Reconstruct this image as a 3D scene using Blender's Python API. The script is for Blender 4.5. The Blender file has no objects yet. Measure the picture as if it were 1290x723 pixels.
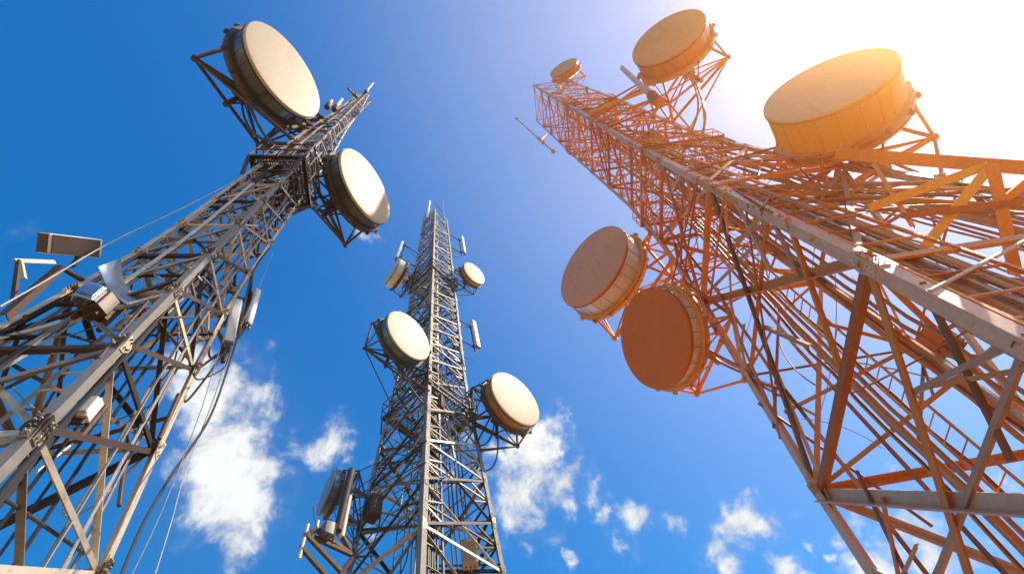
import bpy, math, random
from mathutils import Vector, Matrix
random.seed(7)
sc = bpy.context.scene
COL = sc.collection
V = Vector
PI = math.pi

# ------------------------------------------------------------------ camera
F_PX, CX, CY = 700.0, 645.0, 361.5           # a 19.5 mm lens on a 36 mm sensor, looking steeply up
def unit(v): return V(v).normalized()
_z = unit((556 - CX, CY - 0, F_PX))
_y = (V((0, 0, 1)) - _z * _z.z).normalized()
_cc = lambda v: V((v.x, v.y, -v.z))
_Z, _Y = _cc(_z), _cc(_y)
_X = _Y.cross(_Z)
ROT = Matrix((_X, _Y, _Z))
EYE = V((0, 0, 1.6))
cam_d = bpy.data.cameras.new('camera'); cam = bpy.data.objects.new('camera', cam_d); COL.objects.link(cam)
cam.matrix_world = Matrix.Translation(EYE) @ ROT.to_4x4()
cam_d.sensor_width = 36.0; cam_d.lens = 36.0 * F_PX / 1290.0
cam_d.clip_start = 0.05; cam_d.clip_end = 20000
sc.camera = cam
def ray(px, py): return ROT @ V(((px - CX) / F_PX, (CY - py) / F_PX, -1))
def at(px, py, hd):
    """place in the world seen along one sight line, hd metres away over the ground"""
    r = ray(px, py); return EYE + r * (hd / math.hypot(r.x, r.y))
def seen(p):
    c = ROT.transposed() @ (V(p) - EYE); d = -c.z
    if d < 0.1: return None
    return CX + F_PX * c.x / d, CY - F_PX * c.y / d, d

# ------------------------------------------------------------------ mesh helper
class MB:
    def __init__(s): s.v = []; s.f = []; s.mi = []
    def add(s, vs, fs, mi=0):
        o = len(s.v); s.v += [tuple(p) for p in vs]
        for f in fs: s.f.append(tuple(i + o for i in f)); s.mi.append(mi)
    def frame(s, p0, p1, hint=None):
        d = (p1 - p0).normalized()
        h = V(hint) if hint is not None else V((0, 0, 1))
        if abs(h.normalized().dot(d)) > 0.97: h = V((1, 0.2, 0.1))
        a = (h - d * h.dot(d)).normalized(); return d, a, d.cross(a)
    def sweep(s, p0, p1, prof, a, b, mi=0):
        n = len(prof)
        vs = [p + a * x + b * y for p in (p0, p1) for x, y in prof]
        fs = [(i, (i + 1) % n, n + (i + 1) % n, n + i) for i in range(n)]
        fs += [tuple(range(n - 1, -1, -1)), tuple(range(n, 2 * n))]
        s.add(vs, fs, mi)
    def angle(s, p0, p1, w, t, nrm, mi=0, flip=False):
        """angle iron: one leg flat in the face (normal nrm), the other pointing along -nrm"""
        d, n, b = s.frame(p0, p1, nrm)
        if flip: b = -b
        h = w / 2
        pr = [(0, -h), (0, h), (-t, h), (-t, -h + t), (-w, -h + t), (-w, -h)]
        if flip: pr = pr[::-1]
        s.sweep(p0, p1, pr, n, b, mi)
    def box(s, p0, p1, w, h, hint=None, mi=0):
        d, a, b = s.frame(p0, p1, hint)
        s.sweep(p0, p1, [(-h / 2, -w / 2), (h / 2, -w / 2), (h / 2, w / 2), (-h / 2, w / 2)], a, b, mi)
    def rbox(s, p0, p1, w, h, hint=None, r=0.3, mi=0):
        """bar with rounded long edges and slightly tucked-in ends"""
        d, a, b = s.frame(p0, p1, hint); L = (p1 - p0).length
        rr = min(w, h) * r; pr = []
        for cx, cy, a0 in ((h/2-rr, w/2-rr, 0), (-h/2+rr, w/2-rr, PI/2), (-h/2+rr, -w/2+rr, PI), (h/2-rr, -w/2+rr, 1.5*PI)):
            for k in range(4): q = a0 + k * PI / 6; pr.append((cx + rr * math.cos(q), cy + rr * math.sin(q)))
        n = len(pr); e = min(rr * 0.6, L * 0.1)
        st = [(0, .86), (e, 1), (L - e, 1), (L, .86)]
        vs = [p0 + d * z + (a * x + b * y) * k for z, k in st for x, y in pr]
        fs = [(j*n+i, j*n+(i+1) % n, (j+1)*n+(i+1) % n, (j+1)*n+i) for j in range(3) for i in range(n)]
        fs += [tuple(range(n-1, -1, -1)), tuple(range(3*n, 4*n))]
        s.add(vs, fs, mi)
    def tube(s, p0, p1, r, n=8, r1=None, mi=0):
        d, a, b = s.frame(p0, p1); r1 = r if r1 is None else r1
        vs = [p + (a * math.cos(2*PI*i/n) + b * math.sin(2*PI*i/n)) * q for p, q in ((p0, r), (p1, r1)) for i in range(n)]
        fs = [(i, (i+1) % n, n+(i+1) % n, n+i) for i in range(n)] + [tuple(range(n-1, -1, -1)), tuple(range(n, 2*n))]
        s.add(vs, fs, mi)
    def path(s, pts, r, n=6, mi=0):
        m = len(pts); a = None; vs = []
        for i, p in enumerate(pts):
            d = (pts[min(i+1, m-1)] - pts[max(i-1, 0)]).normalized()
            if a is None: a = V((1, .3, .2)).cross(d) if abs(d.x) < .9 else V((0, 1, 0)).cross(d)
            a = (a - d * a.dot(d)).normalized(); b = d.cross(a)
            vs += [p + (a * math.cos(2*PI*k/n) + b * math.sin(2*PI*k/n)) * r for k in range(n)]
        fs = [(j*n+i, j*n+(i+1) % n, (j+1)*n+(i+1) % n, (j+1)*n+i) for j in range(m-1) for i in range(n)]
        fs += [tuple(range(n-1, -1, -1)), tuple(range((m-1)*n, m*n))]
        s.add(vs, fs, mi)
    def lathe(s, c, ax, prof, n=72, mi=0, a0=0, a1=2*PI):
        """prof = (axial, radius) list; closed ring unless a partial sweep is asked for"""
        ax = ax.normalized(); u = (V((0, 0, 1)) - ax * ax.z).normalized(); w = ax.cross(u)
        full = abs(a1 - a0 - 2*PI) < 1e-6; m = n if full else n + 1; vs = []; k = len(prof)
        for i in range(m):
            q = a0 + (a1 - a0) * i / n; e = u * math.cos(q) + w * math.sin(q)
            vs += [c + ax * z + e * r for z, r in prof]
        fs = []
        for i in range(n):
            i2 = (i + 1) % m if full else i + 1
            for j in range(k - 1): fs.append((i*k+j, i*k+j+1, i2*k+j+1, i2*k+j))
        if not full: fs += [tuple(range(k)), tuple(range((m-1)*k+k-1, (m-1)*k-1, -1))]
        s.add(vs, fs, mi)
    def build(s, name, mats, parent=None, smooth=None, org=None):
        me = bpy.data.meshes.new(name)
        o_ = V(org) if org is not None else (parent.matrix_world.translation.copy() if parent and parent.type == 'EMPTY' else V((0, 0, 0)))
        if parent is not None and parent.type != 'EMPTY': o_ = V(ORG.get(parent.name, (0, 0, 0)))
        me.from_pydata([tuple(V(p) - o_) for p in s.v], [], s.f)
        mats = mats if isinstance(mats, (list, tuple)) else [mats]
        for m in mats: me.materials.append(m)
        if len(mats) > 1: me.polygons.foreach_set('material_index', s.mi)
        if smooth:
            me.polygons.foreach_set('use_smooth', [True] * len(s.f)); me.set_sharp_from_angle(angle=math.radians(smooth))
        me.update()
        o = bpy.data.objects.new(name, me); COL.objects.link(o)
        if parent is not None: o.parent = parent
        else: o.location = o_
        ORG[o.name] = o_
        return o
ORG = {}
def thing(name, label, cat, loc, group=None):
    o = bpy.data.objects.new(name, None); COL.objects.link(o); o.empty_display_size = .3
    o.location = loc; o.matrix_world = Matrix.Translation(V(loc))
    o['label'] = label; o['category'] = cat
    if group: o['group'] = group
    return o
def tag(o, label, cat, group=None):
    o['label'] = label; o['category'] = cat
    if group: o['group'] = group
    return o

# ------------------------------------------------------------------ materials
def mat(name):
    m = bpy.data.materials.new(name); m.use_nodes = True
    nt = m.node_tree; b = nt.nodes['Principled BSDF']; return m, nt, b
def N(nt, t, **k):
    n = nt.nodes.new(t)
    for a, v in k.items(): setattr(n, a, v)
    return n
def ramp(nt, stops, interp='LINEAR'):
    r = N(nt, 'ShaderNodeValToRGB'); e = r.color_ramp.elements; r.color_ramp.interpolation = interp
    while len(e) < len(stops): e.new(0.5)
    for el, (p, c) in zip(e, stops): el.position = p; el.color = tuple(c) + (1,)
    return r
def mixc(nt, fac, a, b, mode='MIX'):
    m = N(nt, 'ShaderNodeMix', data_type='RGBA', blend_type=mode)
    for sock, val in ((m.inputs[0], fac), (m.inputs[6], a), (m.inputs[7], b)):
        if hasattr(val, 'links'): nt.links.new(val, sock)
        elif isinstance(val, (int, float)): sock.default_value = val
        else: sock.default_value = tuple(val) + (1,)
    return m.outputs[2]
def steel(name, stops, metal=.35, rough=.5, stain=(.10, .045, .02), stain_amt=.5, scale=3.0, bump=.15):
    """weathered metal: every separate member takes its own shade from stops, with blotches of rust and grime"""
    m, nt, b = mat(name); L = nt.links
    g = N(nt, 'ShaderNodeNewGeometry'); r = ramp(nt, stops, 'CONSTANT'); oi = N(nt, 'ShaderNodeObjectInfo'); ad = N(nt, 'ShaderNodeMath', operation='ADD'); fr = N(nt, 'ShaderNodeMath', operation='FRACT')
    L.new(g.outputs['Random Per Island'], ad.inputs[0]); L.new(oi.outputs['Random'], ad.inputs[1]); L.new(ad.outputs[0], fr.inputs[0]); L.new(fr.outputs[0], r.inputs[0])
    tc = N(nt, 'ShaderNodeTexCoord')
    no = N(nt, 'ShaderNodeTexNoise'); no.inputs['Scale'].default_value = scale; no.inputs['Detail'].default_value = 6; no.inputs['Roughness'].default_value = .65
    L.new(tc.outputs['Object'], no.inputs['Vector'])
    st = ramp(nt, [(.52, (0, 0, 0)), (.72, (stain_amt,) * 3)]); L.new(no.outputs[0], st.inputs[0])
    n2 = N(nt, 'ShaderNodeTexNoise'); n2.inputs['Scale'].default_value = scale * 14; n2.inputs['Detail'].default_value = 6
    L.new(tc.outputs['Object'], n2.inputs['Vector'])
    sp = ramp(nt, [(.3, (.86,) * 3), (.7, (1.06,) * 3)]); L.new(n2.outputs[0], sp.inputs[0])
    c1 = mixc(nt, 1.0, r.outputs[0], sp.outputs[0], 'MULTIPLY')
    c = mixc(nt, st.outputs[0], c1, stain); L.new(c, b.inputs['Base Color'])
    rr = N(nt, 'ShaderNodeMapRange'); rr.inputs[3].default_value = rough - .12; rr.inputs[4].default_value = rough + .2
    L.new(n2.outputs[0], rr.inputs[0]); L.new(rr.outputs[0], b.inputs['Roughness'])
    b.inputs['Metallic'].default_value = metal
    if bump:
        bp = N(nt, 'ShaderNodeBump'); bp.inputs['Strength'].default_value = bump; bp.inputs['Distance'].default_value = .01
        L.new(n2.outputs[0], bp.inputs['Height']); L.new(bp.outputs[0], b.inputs['Normal'])
    return m
def paint(name, col, rough=.45, metal=0., var=.12, scale=1.2, transl=0., tcol=None, streak=.25, coat=0.):
    m, nt, b = mat(name); L = nt.links
    tc = N(nt, 'ShaderNodeTexCoord')
    no = N(nt, 'ShaderNodeTexNoise'); no.inputs['Scale'].default_value = scale; no.inputs['Detail'].default_value = 7; no.inputs['Roughness'].default_value = .6
    L.new(tc.outputs['Object'], no.inputs['Vector'])
    mp = N(nt, 'ShaderNodeMapping'); mp.inputs['Scale'].default_value = (5, 5, .35); L.new(tc.outputs['Object'], mp.inputs[0])
    n2 = N(nt, 'ShaderNodeTexNoise'); n2.inputs['Scale'].default_value = 2.2; n2.inputs['Detail'].default_value = 5; L.new(mp.outputs[0], n2.inputs['Vector'])
    r = ramp(nt, [(.3, tuple(c * (1 - var) for c in col)), (.7, tuple(min(1, c * (1 + var * .6)) for c in col))]); L.new(no.outputs[0], r.inputs[0])
    s = ramp(nt, [(.55, (1, 1, 1)), (.75, (1 - streak, 1 - streak * 1.05, 1 - streak * 1.15))]); L.new(n2.outputs[0], s.inputs[0])
    c = mixc(nt, 1.0, r.outputs[0], s.outputs[0], 'MULTIPLY'); L.new(c, b.inputs['Base Color'])
    b.inputs['Roughness'].default_value = rough; b.inputs['Metallic'].default_value = metal; b.inputs['Coat Weight'].default_value = coat
    if transl:
        t = N(nt, 'ShaderNodeBsdfTranslucent'); t.inputs[0].default_value = tuple(tcol or col) + (1,)
        mx = N(nt, 'ShaderNodeMixShader'); mx.inputs[0].default_value = transl
        L.new(b.outputs[0], mx.inputs[1]); L.new(t.outputs[0], mx.inputs[2])
        L.new(mx.outputs[0], nt.nodes['Material Output'].inputs[0])
    return m

GALV = [(0, (.50, .42, .30)), (.20, (.78, .65, .46)), (.38, (.09, .05, .03)), (.52, (.26, .22, .18)), (.64, (.045, .028, .02)), (.82, (.82, .70, .50))]  # cream and dark brown steps stand in for sunlit and shaded members
LEGST = [(0, (.76, .64, .46)), (.5, (.68, .57, .42))]
FLARE_ORNG = [(0, (.90, .25, .015)), (.25, (.74, .16, .008)), (.45, (.95, .33, .03)), (.62, (.52, .10, .006)), (.76, (.82, .40, .22)), (.9, (.96, .40, .05))]  # orange puts the sun flare into the colour of backlit steel
FLARE_ORLO = [(0, (.70, .20, .025)), (.22, (.50, .24, .14)), (.36, (.22, .06, .012)), (.52, (.78, .26, .03)), (.68, (.66, .40, .28)), (.80, (.40, .10, .012))]  # lower members: weaker flare orange mixed with brown shade tones
M = {}
M['galv'] = steel('galvanised_steel', GALV)
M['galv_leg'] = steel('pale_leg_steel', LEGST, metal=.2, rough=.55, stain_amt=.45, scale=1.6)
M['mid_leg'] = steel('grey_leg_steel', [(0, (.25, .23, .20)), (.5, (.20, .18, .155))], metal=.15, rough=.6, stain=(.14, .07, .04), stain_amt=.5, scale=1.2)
M['galv_mid'] = steel('dark_brace_steel', [(0, (.20, .18, .16)), (.2, (.34, .31, .27)), (.36, (.07, .042, .028)), (.6, (.11, .095, .08)), (.72, (.04, .027, .02)), (.86, (.58, .50, .38))])  # shadow-dark tones with a few sunlit-bright ones, set per member
M['orange'] = steel('flare_orange_steel', FLARE_ORNG, metal=.1, rough=.40, stain=(.40, .10, .02), stain_amt=.35, scale=1.5, bump=.06)
M['flare_low'] = steel('flare_low_steel', FLARE_ORLO, metal=.2, rough=.38, stain=(.45, .13, .03), stain_amt=.5, scale=1.3, bump=.06)
M['orange_leg'] = steel('flare_pink_leg_steel', [(0, (.74, .42, .30)), (.5, (.70, .36, .22))], metal=.1, rough=.34, stain=(.60, .20, .05), stain_amt=.7, scale=1.0, bump=.05)  # pinkish orange carries the warm glow on the legs
M['rust'] = steel('rusty_steel', [(0, (.075, .04, .025)), (.5, (.11, .055, .03)), (.8, (.06, .035, .025))], metal=.2, rough=.6)
M['cable_dark'] = paint('black_cable', (.03, .028, .027), .5, var=.3)
M['cable_pale'] = steel('pale_cable', [(0, (.45, .42, .38)), (.35, (.25, .22, .2)), (.6, (.55, .5, .44)), (.85, (.1, .08, .07))], metal=.1, rough=.5, bump=0)
M['cable_orange'] = steel('flare_orange_cable', [(0, (.62, .17, .02)), (.3, (.45, .10, .012)), (.55, (.72, .26, .05)), (.75, (.6, .34, .22)), (.88, (.3, .07, .01))], metal=.05, rough=.42, bump=0)  # cables take the same flare orange as their tower
M['radome'] = paint('cream_radome', (.52, .42, .27), .55, var=.05, streak=.12)
M['radome_peach'] = paint('peach_radome', (.54, .40, .23), .55, var=.05, streak=.12)
M['radome_blue'] = paint('grey_blue_radome', (.46, .50, .56), .5, var=.05, streak=.08)
M['shroud_dark'] = paint('dark_shroud', (.075, .085, .10), .28, .3, var=.2, streak=.3, coat=.3)
M['shroud_blue'] = paint('blue_grey_shroud', (.07, .16, .25), .3, .2, var=.2, streak=.3, coat=.3)
M['shroud_white'] = paint('white_shroud', (.72, .74, .74), .4, var=.08, streak=.25)
M['shroud_brown'] = paint('brown_shroud', (.42, .22, .10), .35, .2, var=.15, streak=.25, coat=.2)  # brown-orange base holds warm reflected light
M['seam'] = paint('seam_strip', (.03, .03, .03), .5)
M['amber'] = paint('sun_reflection_amber', (.62, .30, .07), .35, .1, var=.2, streak=.3, transl=.35, tcol=(.9, .42, .08))  # colour of the sun's reflection on the drums
M['white_panel'] = paint('off_white_plastic', (.78, .75, .70), .4, var=.05, streak=.15)
M['brown_panel'] = paint('brown_box_paint', (.06, .03, .018), .5, var=.2)
M['sky_sheet'] = paint('polished_blue_sheet', (.34, .47, .62), .16, .85, var=.1, streak=.15)
M['grey_box'] = paint('grey_equipment_paint', (.17, .17, .17), .45, .2, var=.15)
M['seam_orange'] = paint('dark_orange_seam', (.46, .13, .02), .5)

# ------------------------------------------------------------------ lattice towers
LEG_NAMES = 'nrfl'
class Tower:
    def __init__(s, axis, off, prof, lean, lean0, top, k=1.0):
        s.k = k; axis = (axis[0] * k, axis[1] * k); prof = [(s.z(h), r * k) for h, r in prof]; lean0 = s.z(lean0); top = s.z(top)
        s.A = V((axis[0], axis[1], 0)); s.prof = prof; s.top = top
        base = math.atan2(-axis[1], -axis[0]) + math.radians(off)
        s.d = [V((math.cos(base + k * PI / 2), math.sin(base + k * PI / 2), 0)) for k in range(4)]
        s.lean, s.lean0 = lean, lean0                 # metres sideways (towards leg 1) per metre of height
    def z(s, h): return 1.6 + (h - 1.6) * s.k
    def r(s, h):
        p = s.prof
        if h <= p[0][0]: return p[0][1] + (p[0][0] - h) * (p[0][1] - p[1][1]) / (p[1][0] - p[0][0])
        for (a, x), (b, y) in zip(p, p[1:]):
            if h <= b: return x + (y - x) * (h - a) / (b - a)
        return p[-1][1]
    def c(s, h): return s.A + s.d[1] * (s.lean * (h - s.lean0)) + V((0, 0, h))
    def leg(s, k, h, f=1.0): return s.c(h) + s.d[k % 4] * (s.r(h) * f)
    def face(s, k, t, h, inn=0.0):
        """point on the face between leg k and k+1"""
        a, b = s.leg(k, h), s.leg(k + 1, h); nrm = (s.d[k % 4] + s.d[(k + 1) % 4]).normalized()
        return a.lerp(b, t) - nrm * inn
    def nrm(s, k): return (s.d[k % 4] + s.d[(k + 1) % 4]).normalized()

def build_tower(T, label, levels, legw, brw, mats, platforms, cables, ladder, group='lattice towers', sub=0, cap=96, heavy=(), hstep=1, subtop=99, single=(), near=None, beam=None):
    root = thing('lattice_tower', label, 'tower', T.A, group)
    m_leg, m_br, m_low, low_h = mats
    low_h = T.z(low_h); lw0, bw0 = legw, brw; un = lambda h: 1.6 + (h - 1.6) / T.k
    legw = lambda h: lw0(un(h)) * T.k
    brw = lambda h: bw0(un(h)) * T.k
    levels = [max(0, T.z(h)) for h in levels]; levels[0] = 0.0; sub = T.z(sub); subtop = T.z(subtop)
    platforms = [(T.z(h), o, m_) for h, o, m_ in platforms]
    cables = [(k, a, b, c, n, r * T.k, m_, (T.z(h[0]), T.z(h[1]))) for k, a, b, c, n, r, m_, h in cables]
    pick = lambda h: m_low if h < low_h else m_br
    # legs ----------------------------------------------------------------
    for k in range(4):
        mb = MB(); hs = levels
        u0 = (T.d[(k+1) % 4] - T.d[k]).normalized(); v0 = (T.d[(k-1) % 4] - T.d[k]).normalized()
        rows = []
        for h in hs:
            w = legw(h); t = w * .13; P = T.leg(k, h)
            rows.append([P, P+u0*w, P+u0*w+v0*t, P+u0*t+v0*t, P+v0*w+u0*t, P+v0*w])
        vs = [q for r_ in rows for q in r_]; n = 6; m = len(rows)
        fs = [(j*n+i, j*n+(i+1) % n, (j+1)*n+(i+1) % n, (j+1)*n+i) for j in range(m-1) for i in range(n)]
        fs += [tuple(range(n-1, -1, -1)), tuple(range((m-1)*n, m*n))]
        mb.add(vs, fs)
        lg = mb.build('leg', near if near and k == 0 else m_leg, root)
        # bolted splice plates with bolt heads, a couple of metres apart
        for h in hs[2:-1:2]:
            w = legw(h); sp = MB(); L = w * 1.5
            for u, v in ((u0, v0), (v0, u0)):
                ax = (T.leg(k, h + 1) - T.leg(k, h)).normalized()
                P0 = T.leg(k, h) + u * (w * .52) - v * .008
                sp.box(P0 - ax * L, P0 + ax * L, w * .78, .014, v)
                if h < 22:
                    for q in range(-2, 3):
                        for e in (-.2, .2):
                            B = P0 + ax * (L * q / 2.6) + u * (w * e) - v * .005
                            sp.tube(B, B - v * .022, max(.008, w * .045), 6)
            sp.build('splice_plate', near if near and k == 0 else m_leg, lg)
    # members -------------------------------------------------------------
    mem = []                                            # (kind, p0, p1, width, normal, flip, material, height)
    for i, (h0, h1) in enumerate(zip(levels, levels[1:])):
        w = brw((h0 + h1) / 2)
        for k in range(4):
            nm = T.nrm(k); a0, b0, a1, b1 = T.face(k, 0, h0, .02), T.face(k, 1, h0, .02), T.face(k, 0, h1, .02), T.face(k, 1, h1, .02)
            o1, o2 = nm * random.uniform(.010, .016), nm * random.uniform(.03, .04)
            if not (k in single and not i % 2): mem.append(('diagonal_brace', a0 - o1, b1 - o1, w, nm, False, pick(h0), h0))
            if not (k in single and i % 2): 
                W_big = w * 1.75 if heavy and k == 3 and h1 < T.z(14.5) else w
                mem.append(('diagonal_brace', b0 - o2 - nm * w, a1 - o2 - nm * w, W_big, -nm, True, beam if W_big > w and h1 < T.z(9) else pick(h0), h0))
            hw = w * (1.15 if h1 < T.z(14.5) and heavy else 1.0)
            hz = .022 + random.uniform(0, .006)
            if i % hstep == 0: mem.append(('horizontal_brace', a1 - nm * hz, b1 - nm * hz, hw, nm, bool(k % 2), pick(h1), h1))
            if sub <= h0 < subtop and h1 - h0 > 1.0 * T.k:
                hm = (h0 + h1) / 2; q = w * .62
                cross = (a0 + b1) / 2
                for (p, s_) in ((a0.lerp(a1, .5), a0.lerp(b1, .27)), (b0.lerp(b1, .5), b0.lerp(a1, .27)), (a0.lerp(a1, .5), a1.lerp(b0, .27)), (b0.lerp(b1, .5), b1.lerp(a0, .27))):
                    mem.append(('sub_brace', p - nm * .05, s_ - nm * .052, q, nm, False, pick(hm), hm))
                mem.append(('sub_brace', a0.lerp(a1, .5) - nm * .07, b0.lerp(b1, .5) - nm * .07, q, nm, True, pick(hm), hm))
        if i % 2 == 0 or h1 - h0 > 1.5:                 # plan bracing across the inside
            for k in range(2):
                mem.append(('plan_brace', T.leg(k, h1, .93) + V((0, 0, .03 + .05 * k)), T.leg(k + 2, h1, .93) + V((0, 0, .03 + .05 * k)), w * .8, V((0, 0, 1)), False, pick(h1), h1))
    by = {}
    for x in mem: by.setdefault(x[0], []).append(x)
    rest = {}
    for kind, ls in by.items():
        def score(x):
            a = seen((x[1] + x[2]) / 2)
            if not a: return -1
            ins = -40 < a[0] < 1330 and -40 < a[1] < 763
            return ((x[2] - x[1]).length * x[3] / a[2] ** 2) if ins else -1
        ls = sorted(ls, key=score, reverse=True)
        lim = cap if kind != 'sub_brace' else 80
        for j, x in enumerate(ls):
            if j < lim and score(x) > 0:
                mb = MB(); mb.angle(x[1], x[2], x[3], max(.006, x[3] * .12), x[4], flip=x[5])
                mb.build(kind, x[6], root)
            else:
                rest.setdefault(x[6].name, (MB(), x[6]))[0].angle(x[1], x[2], x[3], max(.006, x[3] * .12), x[4], flip=x[5])
    for mb, mm in rest.values():
        mb.build('upper_bracing', mm, root)['kind'] = 'stuff'
    # gusset plates ---------------------------------------------------------
    g = []
    for h in levels[1:-1]:
        for k in range(4):
            for e in (0, 1):
                w = brw(h); S = w * 1.9; nm = T.nrm(k); P = T.face(k, e, h, -.006)
                sx = (T.leg(k+1, h) - T.leg(k, h)).normalized() * (1 if e == 0 else -1); up = V((0, 0, 1))
                pts = [P - up*S*1.1 + sx*.0, P - up*S*.9 + sx*S*.55, P - up*S*.25 + sx*S, P + up*S*.25 + sx*S, P + up*S*.9 + sx*S*.55, P + up*S*1.1]
                a = seen(P); ok = a and -20 < a[0] < 1310 and -20 < a[1] < 743
                g.append((a[2] if ok else 1e4 + h, pts, nm, h, w))
    g.sort(key=lambda x: x[0]); restg = MB(); n_rest = 0
    for j, (sc_, pts, nm, h, w) in enumerate(g):
        mb = MB() if j < 90 and sc_ < 1e4 else restg
        n = len(pts); mb.add([p for p in pts] + [p + nm * .012 for p in pts],
            [tuple(range(n-1, -1, -1)), tuple(range(n, 2*n))] + [(i, (i+1) % n, n+(i+1) % n, n+i) for i in range(n)])
        if mb is not restg:
            cen = sum(pts, V((0, 0, 0))) / n
            for q in range(5):
                B = cen.lerp(pts[q + (q > 2)], .55) + nm * .010
                mb.tube(B, B + nm * .02, max(.010, w * .09), 6)
            mb.build('gusset_plate', pick(h), root)
    if restg.v: restg.build('upper_gussets', m_br, root)['kind'] = 'stuff'
    # ladder ----------------------------------------------------------------
    k, t, mm = ladder
    mb = MB(); h = 0.3; wv = (T.leg(k+1, 5) - T.leg(k, 5)).normalized() * .19
    for a, b in zip(levels, levels[1:]):
        for sg in (-1, 1): mb.box(T.face(k, t, a, .35) + wv * sg, T.face(k, t, b, .35) + wv * sg, .05, .012, T.nrm(k))
    while h < T.top - .2:
        p = T.face(k, t, h, .35); mb.tube(p - wv, p + wv, .012, 5); h += .3
    mb.build('ladder', mm, root)
    # feeder cables strapped up the tower ---------------------------------------
    for (k, t0, t1, inn, cnt, rad, mm, hi) in cables:
        for j in range(cnt):
            top = hi[0] + (hi[1] - hi[0]) * random.random(); t = t0 + (t1 - t0) * (j + .5) / cnt; dv = inn + random.uniform(-.05, .05)
            pts = []; h = 0.2
            while h < top:
                pts.append(T.face(k, t + random.uniform(-.008, .008), h, dv + random.uniform(-.012, .012))); h += .8
            if len(pts) > 3:
                mb = MB(); mb.path(pts, rad * random.uniform(.75, 1.25), 6); mb.build('feeder_cable', mm, root, smooth=40)
    # cable tray with rungs beside the feeders
    for (k, t0, t1, inn, cnt, rad, mm, hi) in cables[:1]:
        mb = MB(); top = hi[1]
        for a, b in zip(levels, levels[1:]):
            if b > top: break
            for t in (t0 - .04, t1 + .04): mb.angle(T.face(k, t, a, inn - .1), T.face(k, t, b, inn - .1), .06, .008, T.nrm(k))
        h = .5
        while h < top:
            mb.box(T.face(k, t0 - .04, h, inn - .07), T.face(k, t1 + .04, h, inn - .07), .045, .02); h += .75
        mb.build('cable_tray', m_br, root)
    # work platforms ----------------------------------------------------------
    for (h, out, mm) in platforms:
        mb = MB(); R = T.r(h) + out; zc = V((0, 0, .05))
        cor = [T.c(h) + T.d[k] * R for k in range(4)]; inr = [T.c(h) + T.d[k] * (T.r(h) * .55) for k in range(4)]
        for k in range(4):
            a, b, c_, d_ = cor[k], cor[(k+1) % 4], inr[(k+1) % 4], inr[k]
            mb.angle(a, b, .1, .01, T.nrm(k)); mb.angle(d_, c_, .07, .008, T.nrm(k))
            for q in range(1, 16): mb.box(a.lerp(b, q / 16), d_.lerp(c_, q / 16), .012, .04, V((0, 0, 1)))
            for q in range(1, 5): mb.box(a.lerp(d_, q / 5) + zc * .3, b.lerp(c_, q / 5) + zc * .3, .02, .025, V((0, 0, 1)))
            mb.angle(T.leg(k, h - 1.0), a.lerp(T.c(h), .04), .06, .008, V((0, 0, 1)))
        pf = mb.build('work_platform', mm, root)
        mb = MB()
        for k in range(4):
            a, b = cor[k], cor[(k+1) % 4]
            for z in (.5, 1.0): mb.tube(a + V((0, 0, z)), b + V((0, 0, z)), .022, 6)
            for q in range(4): p = a.lerp(b, q / 4); mb.tube(p, p + V((0, 0, 1.02)), .02, 6)
        mb.build('railing', mm, pf)
    return root

def lv(segs):
    out = [0.0]
    for top, step in segs:
        n = max(1, round((top - out[-1]) / step)); b = out[-1]
        out += [b + (top - b) * (i + 1) / n for i in range(n)]
    return out
def lin(h, h0, v0, h1, v1): return v0 + (v1 - v0) * min(1, max(0, (h - h0) / (h1 - h0)))

SL, SR = .82, 1.15
TL = Tower((-5.367, 3.104), 0, [(5.6, 1.38), (7.8, 1.10), (10, .87), (12, .77), (16.8, .68), (22, .58), (25, .44), (30, .33), (34, .16)], .0165, 7.0, 34, SL)
TM = Tower((-4.767, 15.273), -3, [(13, 2.5), (17.3, 2.15), (22.5, 1.7), (31, 1.42), (45, .98)], 0.0, 0, 45)
TR = Tower((6.387, 7.032), 3, [(6, 3.45), (10, 3.0), (11.4, 2.75), (14, 2.35), (17, 2.0), (21, 1.76), (28, 1.8), (41, 1.72)], -.04, 20.0, 41, SR)

tower_l = build_tower(TL, 'slim pale steel lattice tower narrowing to a point behind the two biggest cream drum dishes', lv([(5.7, 1.45), (8.9, 1.6), (13.5, 1.45), (20, 1.2), (34, .85)]),
    lambda h: lin(h, 4, .11, 34, .045), lambda h: lin(h, 5, .075, 26, .022), (M['galv_leg'], M['galv'], M['galv'], 0),
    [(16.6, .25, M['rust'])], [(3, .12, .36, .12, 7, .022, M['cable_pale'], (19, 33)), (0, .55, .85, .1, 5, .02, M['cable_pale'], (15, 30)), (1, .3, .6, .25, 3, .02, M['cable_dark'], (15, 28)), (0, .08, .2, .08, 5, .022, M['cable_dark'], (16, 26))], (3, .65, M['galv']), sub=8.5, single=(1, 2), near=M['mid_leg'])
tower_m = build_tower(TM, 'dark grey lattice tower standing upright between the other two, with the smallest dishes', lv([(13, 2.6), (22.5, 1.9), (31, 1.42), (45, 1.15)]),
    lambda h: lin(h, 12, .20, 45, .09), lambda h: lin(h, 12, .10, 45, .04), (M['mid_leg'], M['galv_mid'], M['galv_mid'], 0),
    [(20.6, .2, M['rust']), (32.8, .15, M['rust'])], [(0, .05, .22, .2, 7, .034, M['cable_dark'], (26, 44)), (3, .84, .96, .15, 4, .034, M['cable_pale'], (20, 44)), (1, .3, .6, .2, 5, .03, M['rust'], (20, 33))], (3, .6, M['galv_mid']), sub=12, hstep=2, single=(1, 2))
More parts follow.
